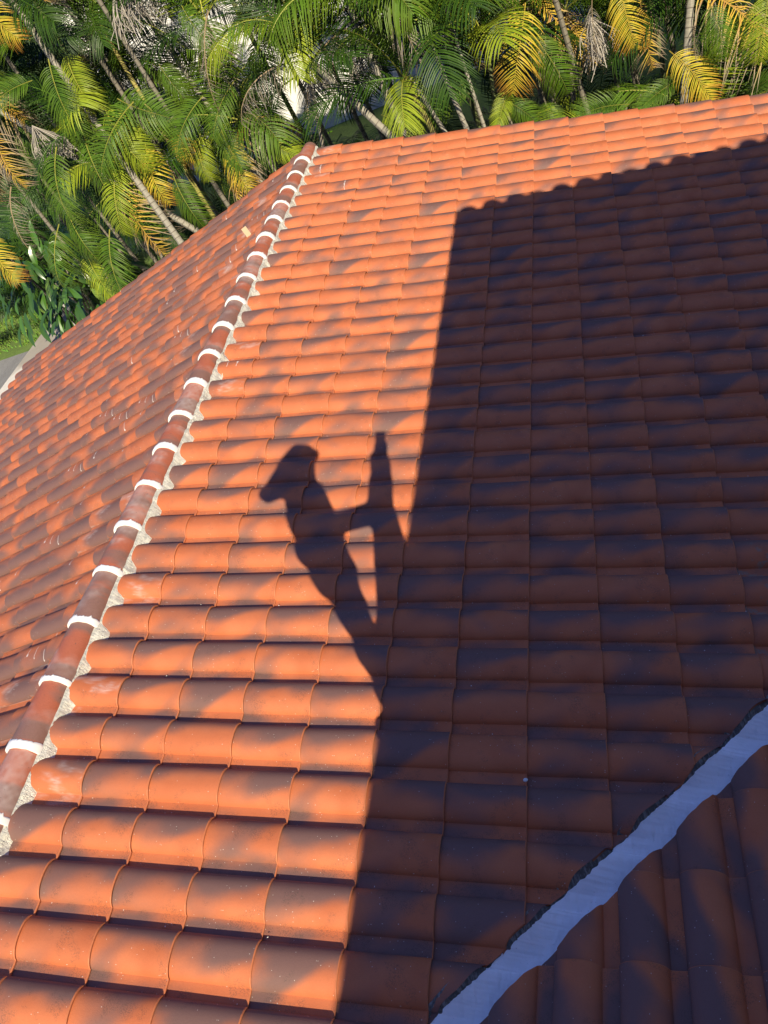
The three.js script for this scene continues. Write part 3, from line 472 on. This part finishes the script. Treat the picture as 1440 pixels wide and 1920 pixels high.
function spray(P, n, opts = {}) {                                                            // a crown of arching fronds at the head of the cane
  const o = P.top.clone().sub(P.foot), { lo = -0.9, hi = 1.1, len = 1.9, mixk = ['green', 'green', 'lime', 'deep', 'green', 'yellow'], face = 0 } = opts, a0 = RP() * 6.28;
  for (let k = 0; k < n; k++) {
    const az = a0 + k * 2.4 + (RP() - 0.5) * 0.6, pt = lerp(hi, lo, (k + RP()) / n), L = len * (0.8 + 0.4 * RP());
    const d = V(Math.cos(az) * Math.cos(pt), Math.sin(pt), Math.sin(az) * Math.cos(pt)); d.z += face; d.normalize();
    const tip = o.clone().addScaledVector(d, L), bow = V(d.x * 0.2, 1, d.z * 0.2 + 0.25);
    const kind = pt < lo + 0.35 && RP() < 0.4 ? (RP() < 0.5 ? 'dying' : 'dead') : mixk[Math.floor(RP() * mixk.length)];
    addFrond(P.g, kind, o, tip, bow);
  }
}
const pt = (x, y, z) => { const d = V((x - 720) / 1442, -(y - 960) / 1442, -1).transformDirection(camera.matrixWorld); return EYE.clone().addScaledVector(d, (z - EYE.z) / d.z); };   // reading the photograph: the point at depth z seen there
// canes that can be told apart: two points read from the photograph, depth, bark, radius
const CANES = [
  ['thick pale ringed cane leaning from the upper left corner', 30, 10, 115, 130, -11.2, 'pale', 0.075], ['pale ringed cane leaning in from the left edge', -60, 170, 95, 262, -11.6, 'pale', 0.07],
  ['grey leaning cane just left of the thin yellow one', 130, 0, 240, 175, -12.0, 'grey', 0.06], ['thin yellow ringed cane behind the broad green fronds', 185, 40, 260, 165, -11.8, 'yellow', 0.05],
  ['pale grey cane leaning across the upper left palms', 275, 30, 372, 165, -12.2, 'pale', 0.06], ['slim grey cane low above the left roof edge', 270, 360, 322, 422, -11.4, 'grey', 0.05],
  ['slim pale cane ending over the far end of the ridge', 462, 240, 520, 322, -11.4, 'pale', 0.045], ['stout pale cane leaning just right of the ridge end', 600, 130, 735, 250, -10.2, 'pale', 0.075],
  ['tall pale ringed cane right of the stout pale one', 655, 10, 762, 250, -10.3, 'pale', 0.065], ['slender pale cane over the middle of the roof edge', 800, 60, 880, 242, -10.2, 'pale', 0.05],
  ['yellow ringed cane low at the roof edge', 770, 165, 815, 246, -10.1, 'yellow', 0.06], ['thin pale cane crossing behind the yellow one', 690, 20, 790, 170, -10.4, 'pale', 0.04],
  ['thin grey cane among dead fronds above the ridge end', 560, 60, 590, 190, -10.5, 'grey', 0.04], ['pair of thin pale canes crossing above the ridge, the left one', 395, 60, 470, 210, -11.6, 'grey', 0.04], ['thin straight pale cane left of the slender one above mid roof', 735, 60, 800, 235, -10.4, 'pale', 0.04], ['thin pale cane standing right of the slender one over mid roof', 842, 30, 905, 215, -10.4, 'pale', 0.035], ['short greenish cane rising at the roof edge right of centre', 915, 90, 935, 225, -10.9, 'green', 0.04], ['thin grey cane over the left slope, low in the hedge', 180, 250, 262, 400, -11.4, 'grey', 0.04], ['dim grey cane in the dark gap at upper right', 1062, 40, 1082, 220, -12.0, 'grey', 0.055], ['pale cane among hanging fronds at the right', 1296, 0, 1290, 110, -10.6, 'pale', 0.075], ['greenish cane near the right edge of the view', 1398, 100, 1394, 170, -11.4, 'green', 0.05],
];
for (const [lab, x0, y0, x1, y1, z, bark, r] of CANES) {
  const a = pt(x0, y0, z), b = pt(x1, y1, z + 0.25), d = a.clone().sub(b).normalize(), foot = b.clone().addScaledVector(d, -(b.y - GY) / d.y), top = a.clone().addScaledVector(d, 0.15);
  const P = palm(lab, foot, top, bark, r * 0.78); const open = x0 > 540 && x0 < 1000; spray(P, open ? 7 : 9, { lo: open ? -0.5 : -0.9, hi: 1.2, len: 1.3, mixk: ['green', 'lime', 'deep', 'deep', 'green', 'green', 'deep'] });
}
// fronds that can be told apart: base and tip read from the photograph, kind; each hangs from the cane nearest to it
const FR = [
  [90, 110, 150, 250, 'green', -10.5], [250, 190, 190, 330, 'green', -10.5], [215, 300, 235, 440, 'lime', -10.4], [110, 420, 120, 540, 'green', -10.5], [80, 330, 20, 450, 'deep', -11.0], [180, 400, 150, 520, 'deep', -11.2], [380, 180, 330, 290, 'green', -10.5], [440, 150, 400, 260, 'green', -10.5],
  [120, 95, 178, 208, 'lime', -10.9], [150, 215, 212, 372, 'green', -10.6], [105, 275, 132, 412, 'green', -10.5], [195, 200, 285, 320, 'lime', -10.7], [220, 185, 335, 225, 'green', -10.9], [298, 120, 350, 190, 'green', -11.1],
  [405, 215, 455, 315, 'green', -10.6], [425, 265, 475, 365, 'yellow', -10.7], [215, 325, 312, 480, 'dying', -10.5], [272, 270, 320, 385, 'yellow', -10.8], [325, 330, 382, 425, 'green', -10.5], [125, 390, 190, 492, 'green', -10.9], [160, 470, 212, 560, 'lime', -10.9], [205, 430, 238, 562, 'green', -10.7],
  [-10, 240, 50, 352, 'dying', -10.6], [20, 350, 75, 485, 'dead', -10.5], [-25, 440, 35, 530, 'yellow', -10.6], [-30, 0, 38, 75, 'yellow', -10.7], [60, 150, -20, 205, 'green', -10.8], [325, 240, 372, 305, 'yellow', -10.9], [375, 250, 392, 340, 'lime', -10.8], [500, 265, 562, 295, 'lime', -10.7], [300, 420, 350, 470, 'deep', -10.6],
  [985, 5, 962, 175, 'yellow', -10.2], [1160, -30, 1195, 95, 'yellow', -10.3], [1255, 95, 1335, 190, 'yellow', -10.2], [955, 165, 932, 238, 'lime', -10.2], [945, 190, 1005, 228, 'green', -10.2], [1180, 195, 1085, 216, 'green', -10.1], 
  [1330, 5, 1355, 110, 'green', -10.2], [1440, -20, 1420, 120, 'lime', -10.2], [1390, 175, 1450, 145, 'green', -10.2], [995, 65, 1066, 175, 'green', -10.5], [715, 215, 795, 245, 'lime', -10.4], [880, 150, 800, 225, 'green', -10.5], [580, 150, 590, 270, 'dead', -10.6], [390, 20, 415, 215, 'dead', -10.6], [640, 30, 620, 160, 'dead', -10.7], [760, 0, 745, 110, 'dead', -10.5], [850, -20, 835, 110, 'dead', -10.4], [1110, 0, 1120, 110, 'dead', -10.5], [1200, 0, 1225, 130, 'dying', -10.4], [1300, 60, 1310, 150, 'dead', -10.3], [1270, 150, 1200, 205, 'green', -10.3], [1010, 200, 1050, 225, 'green', -10.3],
  [480, 60, 520, 200, 'deep', -11.0], [540, 40, 470, 130, 'green', -11.0], [440, 10, 520, 60, 'lime', -11.2], [340, 10, 400, 90, 'green', -11.0], [70, 60, 150, 70, 'deep', -11.0], 
];
for (const [x0, y0, x1, y1, kind, z] of FR) {
  const b = pt(x0, y0, z), t = pt(x1, y1, z + 0.35); let best = null, bd = 1e9; for (const P of palms) { const c = P.top.clone(), u = clamp((b.y - P.foot.y) / (P.top.y - P.foot.y + 1e-6)); const q = P.foot.clone().lerp(P.top, u).distanceTo(b); if (q < bd) { bd = q; best = P; } }
  addFrond(best.g, kind, b.sub(best.foot), t.sub(best.foot), V(0.05, 0.55, 0.9));
}
// the rest of the hedge
const ORD = ['first', 'second', 'third', 'fourth', 'fifth', 'sixth', 'seventh', 'eighth', 'ninth', 'tenth', 'eleventh', 'twelfth', 'thirteenth', 'fourteenth', 'fifteenth', 'sixteenth', 'seventeenth', 'eighteenth'];
for (let k = 0; k < 18; k++) {                                                                // tall crowns in front, their heads mostly above the picture
  const x = lerp(-8.8, 7.4, k / 17) + (RP() - 0.5) * 0.5, z = -10.7 - 0.8 * RP() - (x < -5.8 ? 2.2 : x > -2.8 && x < 2.6 ? 1.5 : 0), y = lerp(4.0, 1.6, k / 17) + RP() * 0.6;
  const P = palm(ORD[k] + ' tall palm of the front hedge row, counting from the left', V(x, GY, z), V(x - 0.4 + 0.5 * RP(), y, z + 0.3 * RP()), ['grey', 'green', 'grey'][k % 3], 0.038, 'tall palms of the front hedge row');
  spray(P, x > -2.8 && x < 1.6 ? 6 : 14, { lo: -1.2, hi: 1.2, len: 1.35, face: 0.1, mixk: ['green', 'lime', 'green', 'deep', 'green', 'deep', 'lime', 'green'] });
  const o = P.top.clone().sub(P.foot); o.y += 0.5 + 0.5 * RP();
  for (let q = 0; q < 7; q++) { const d = V((RP() - 0.5) * 1.4, 0.25 + 0.5 * RP(), 0.9).normalize(); addFrond(P.g, 'green', o, o.clone().addScaledVector(d, 2.0 + 0.5 * RP()), V(0, 1, 0.1)); }
}
for (let k = 0; k < 18; k++) {                                                                // shorter palms set back in the shade
  const x = lerp(-9.6, 7.0, k / 17) + (RP() - 0.5) * 0.4, z = -12.2 - 1.3 * RP() - (x < -5.8 ? 1.6 : 0), y = lerp(2.4, 0.6, k / 17) - RP() * 2.6;
  const P = palm(ORD[k] + ' shorter palm in the shaded back row of the hedge, counting from the left', V(x, GY, z), V(x - 0.3, y, z), 'grey', 0.04, 'shorter palms of the back hedge row');
  spray(P, x > -3.6 && x < 0.2 ? 5 : 16, { lo: -1.1, hi: 1.2, len: 1.45, face: 0.15, mixk: ['deep', 'green', 'deep', 'deep', 'green'] });
}
for (let k = 0; k < 7; k++) {                                                                 // crowns over the dark gap on the right, above the picture
  const x = lerp(0.8, 8.6, k / 6), z = -12.4 - 1.2 * RP(), y = 1.6 + 1.2 * RP();
  const P = palm(ORD[k] + ' high dense palm shading the dark gap at the right, counting from the left', V(x, GY, z), V(x, y, z), 'grey', 0.05, 'high palms over the dark gap');
  spray(P, 16, { lo: -0.7, hi: 1.1, len: 1.9, face: 0.05, mixk: ['deep', 'green', 'deep'] });
}
for (let k = 0; k < 9; k++) {                                                                 // low clumps by the roof edge
  const x = lerp(-3.2, 6.4, k / 8) + (RP() - 0.5) * 0.5, z = -10.6 - 0.6 * RP();
  const P = palm(ORD[k] + ' low palm clump showing just over the far roof edge, counting from the left', V(x, GY, z), V(x, GY + 0.5 + 0.5 * RP(), z), 'green', 0.05, 'low palm clumps beyond the roof edge');
  spray(P, 7, { lo: 0.3, hi: 1.25, len: x < 2.2 ? 1.0 : 1.7, face: 0.2, mixk: ['green', 'lime', 'green', 'deep'] });
}
{ // dense dark growth behind, one mass
  const geo = KINDS.deep[0], N = 760, im = new THREE.InstancedMesh(geo, frondMat, N), r = rng(8);
  for (let k = 0; k < N; k++) {
    const x = lerp(-19, 10, r()), y = lerp(GY + 0.2, 4.2, r()), thin = x > -4.6 && x < 0.4 && y > -2.2, z = lerp(-14.2, -17.5, r());
    const az = r() * 6.28, p = lerp(-1.2, 0.9, r()), L = 1.3 + 0.6 * r(), b = V(x, y, z), d = V(Math.cos(az) * Math.cos(p), Math.sin(p), Math.sin(az) * Math.cos(p));
    im.setMatrixAt(k, thin && r() < 0.85 ? new THREE.Matrix4().makeScale(0.001, 0.001, 0.001).setPosition(x, GY, -16) : frondMatrix(b, b.clone().addScaledVector(d, L), V(0, 1, 0.3)));
  }
  im.name = 'undergrowth'; scene.add(im); tag(im, 'dark tangle of palm foliage deep in the hedge', 'foliage', 'stuff');
}
// twiggy old flower stalks
{
  const g1 = (seed) => { const r = rng(seed), L = []; for (let k = 0; k < 26; k++) { const a = (r() - 0.5) * 2.2, b = (r() - 0.5) * 1.6, l = 0.35 + 0.35 * r(), p = [V(0, 0, 0), V(0.1 * a, -0.12, 0.1 * b), V(0.45 * l * a, -0.5 * l, 0.45 * l * b), V(0.6 * l * a + (r() - 0.5) * 0.15, -l, 0.6 * l * b + (r() - 0.5) * 0.15)]; L.push(new THREE.TubeGeometry(new THREE.CatmullRomCurve3(p), 7, 0.006, 3)); const q = p[2]; for (let j = 0; j < 2; j++) L.push(new THREE.TubeGeometry(new THREE.CatmullRomCurve3([q, q.clone().add(V((r() - 0.5) * 0.2, -0.1, (r() - 0.5) * 0.2)), q.clone().add(V((r() - 0.5) * 0.3, -0.2 - 0.15 * r(), (r() - 0.5) * 0.3))]), 4, 0.0045, 3)); } return mergeGeometries(L); };
  const mt = new THREE.MeshStandardMaterial({ color: lin(0.40, 0.36, 0.31), roughness: 0.9 }), gs = [g1(3), g1(9)];
  for (const [x, y, z, k] of [[480, -10, -10.7, 0], [520, 10, -10.8, 1], [215, -40, -10.8, 0], [668, -20, -10.6, 1], [655, 60, -10.9, 0], [1105, 30, -10.4, 1], [60, 235, -10.9, 0], [580, 110, -10.8, 1]]) {
    const b = pt(x, y, z); let best = palms[0], bd = 1e9; for (const P of palms) { const q = P.foot.clone().lerp(P.top, clamp((b.y - P.foot.y) / (P.top.y - P.foot.y + 1e-6))).distanceTo(b); if (q < bd) { bd = q; best = P; } }
    const m = mesh('flower_stalk', gs[k], mt, best.g); m.position.copy(b.sub(best.foot)); m.rotation.y = x; m.scale.setScalar(1.05);
  }
}
{ // broad-leaved bush at the corner of the lawn
  const lg = (seed) => { const tr = { pos: [], uv: [] }, n = 6; const P = (k, s) => { const t = k / n, w = 0.17 * Math.pow(Math.sin(Math.PI * Math.min(0.98, 0.06 + 0.92 * t)), 0.8); return [t, -0.25 * t * t + 0.25 * w * Math.abs(s), s * w]; }; for (let k = 0; k < n; k++) for (const s of [-1, 1]) { const a = P(k, 0), b = P(k + 1, 0), c = P(k + 1, s), d = P(k, s); for (const v of [a, b, c, a, c, d]) { tr.pos.push(...v); tr.uv.push(v[0], v[2]); } } return smoothGeo(tr, 0.4); };
  const geo = lg(1), mats = [lin(0.030, 0.075, 0.012), lin(0.05, 0.12, 0.018), lin(0.016, 0.045, 0.010), lin(0.10, 0.17, 0.02)].map((c) => new THREE.MeshPhysicalMaterial({ color: c, roughness: 0.28 }));
  const mk = (label, c, rad, hgt, n, seed) => {
    const g = thing('leafy_bush', V(c[0], GY, c[1]), label, 'bush'), r = rng(seed);
    mesh('stem', mergeGeometries([0, 1, 2, 3, 4, 5].map((k) => trunkGeo(V((k - 2.5) * 0.1, 0, 0), V((k - 2.5) * 0.45, hgt * 0.8, (k % 3 - 1) * 0.5), 0.03, 0.012))), barkMats.grey, g);
    for (let k = 0; k < n; k++) {
      const a = r() * 6.28, e = Math.acos(lerp(-0.55, 1, r())) - Math.PI / 2, rr = Math.pow(r(), 0.4), d = V(Math.cos(a) * Math.cos(e), -Math.sin(e), Math.sin(a) * Math.cos(e)), p = V(d.x * rad * rr, hgt * 0.55 + d.y * hgt * 0.5 * rr, d.z * rad * rr), L = 0.28 + 0.22 * r();
      const dir = d.clone().multiplyScalar(0.7).add(V((r() - 0.5) * 0.8, -0.5 - 0.5 * r(), (r() - 0.5) * 0.8)).normalize();
      const m = mesh('leaf', geo, mats[Math.floor(r() * r() * 4)], g); frondMatrix(p, p.clone().addScaledVector(dir, L), V(d.x, 0.8, d.z + 0.4)).decompose(m.position, m.quaternion, m.scale);
    }
  };
  mk('dark glossy broad-leaved bush beside the lawn corner under the palms', [-9.7, -13.4], 1.35, 2.9, 280, 5);
  mk('dark glossy bush behind the left roof edge', [-8.4, -12.6], 1.2, 2.3, 200, 6);
}
renderer.render(scene, camera);
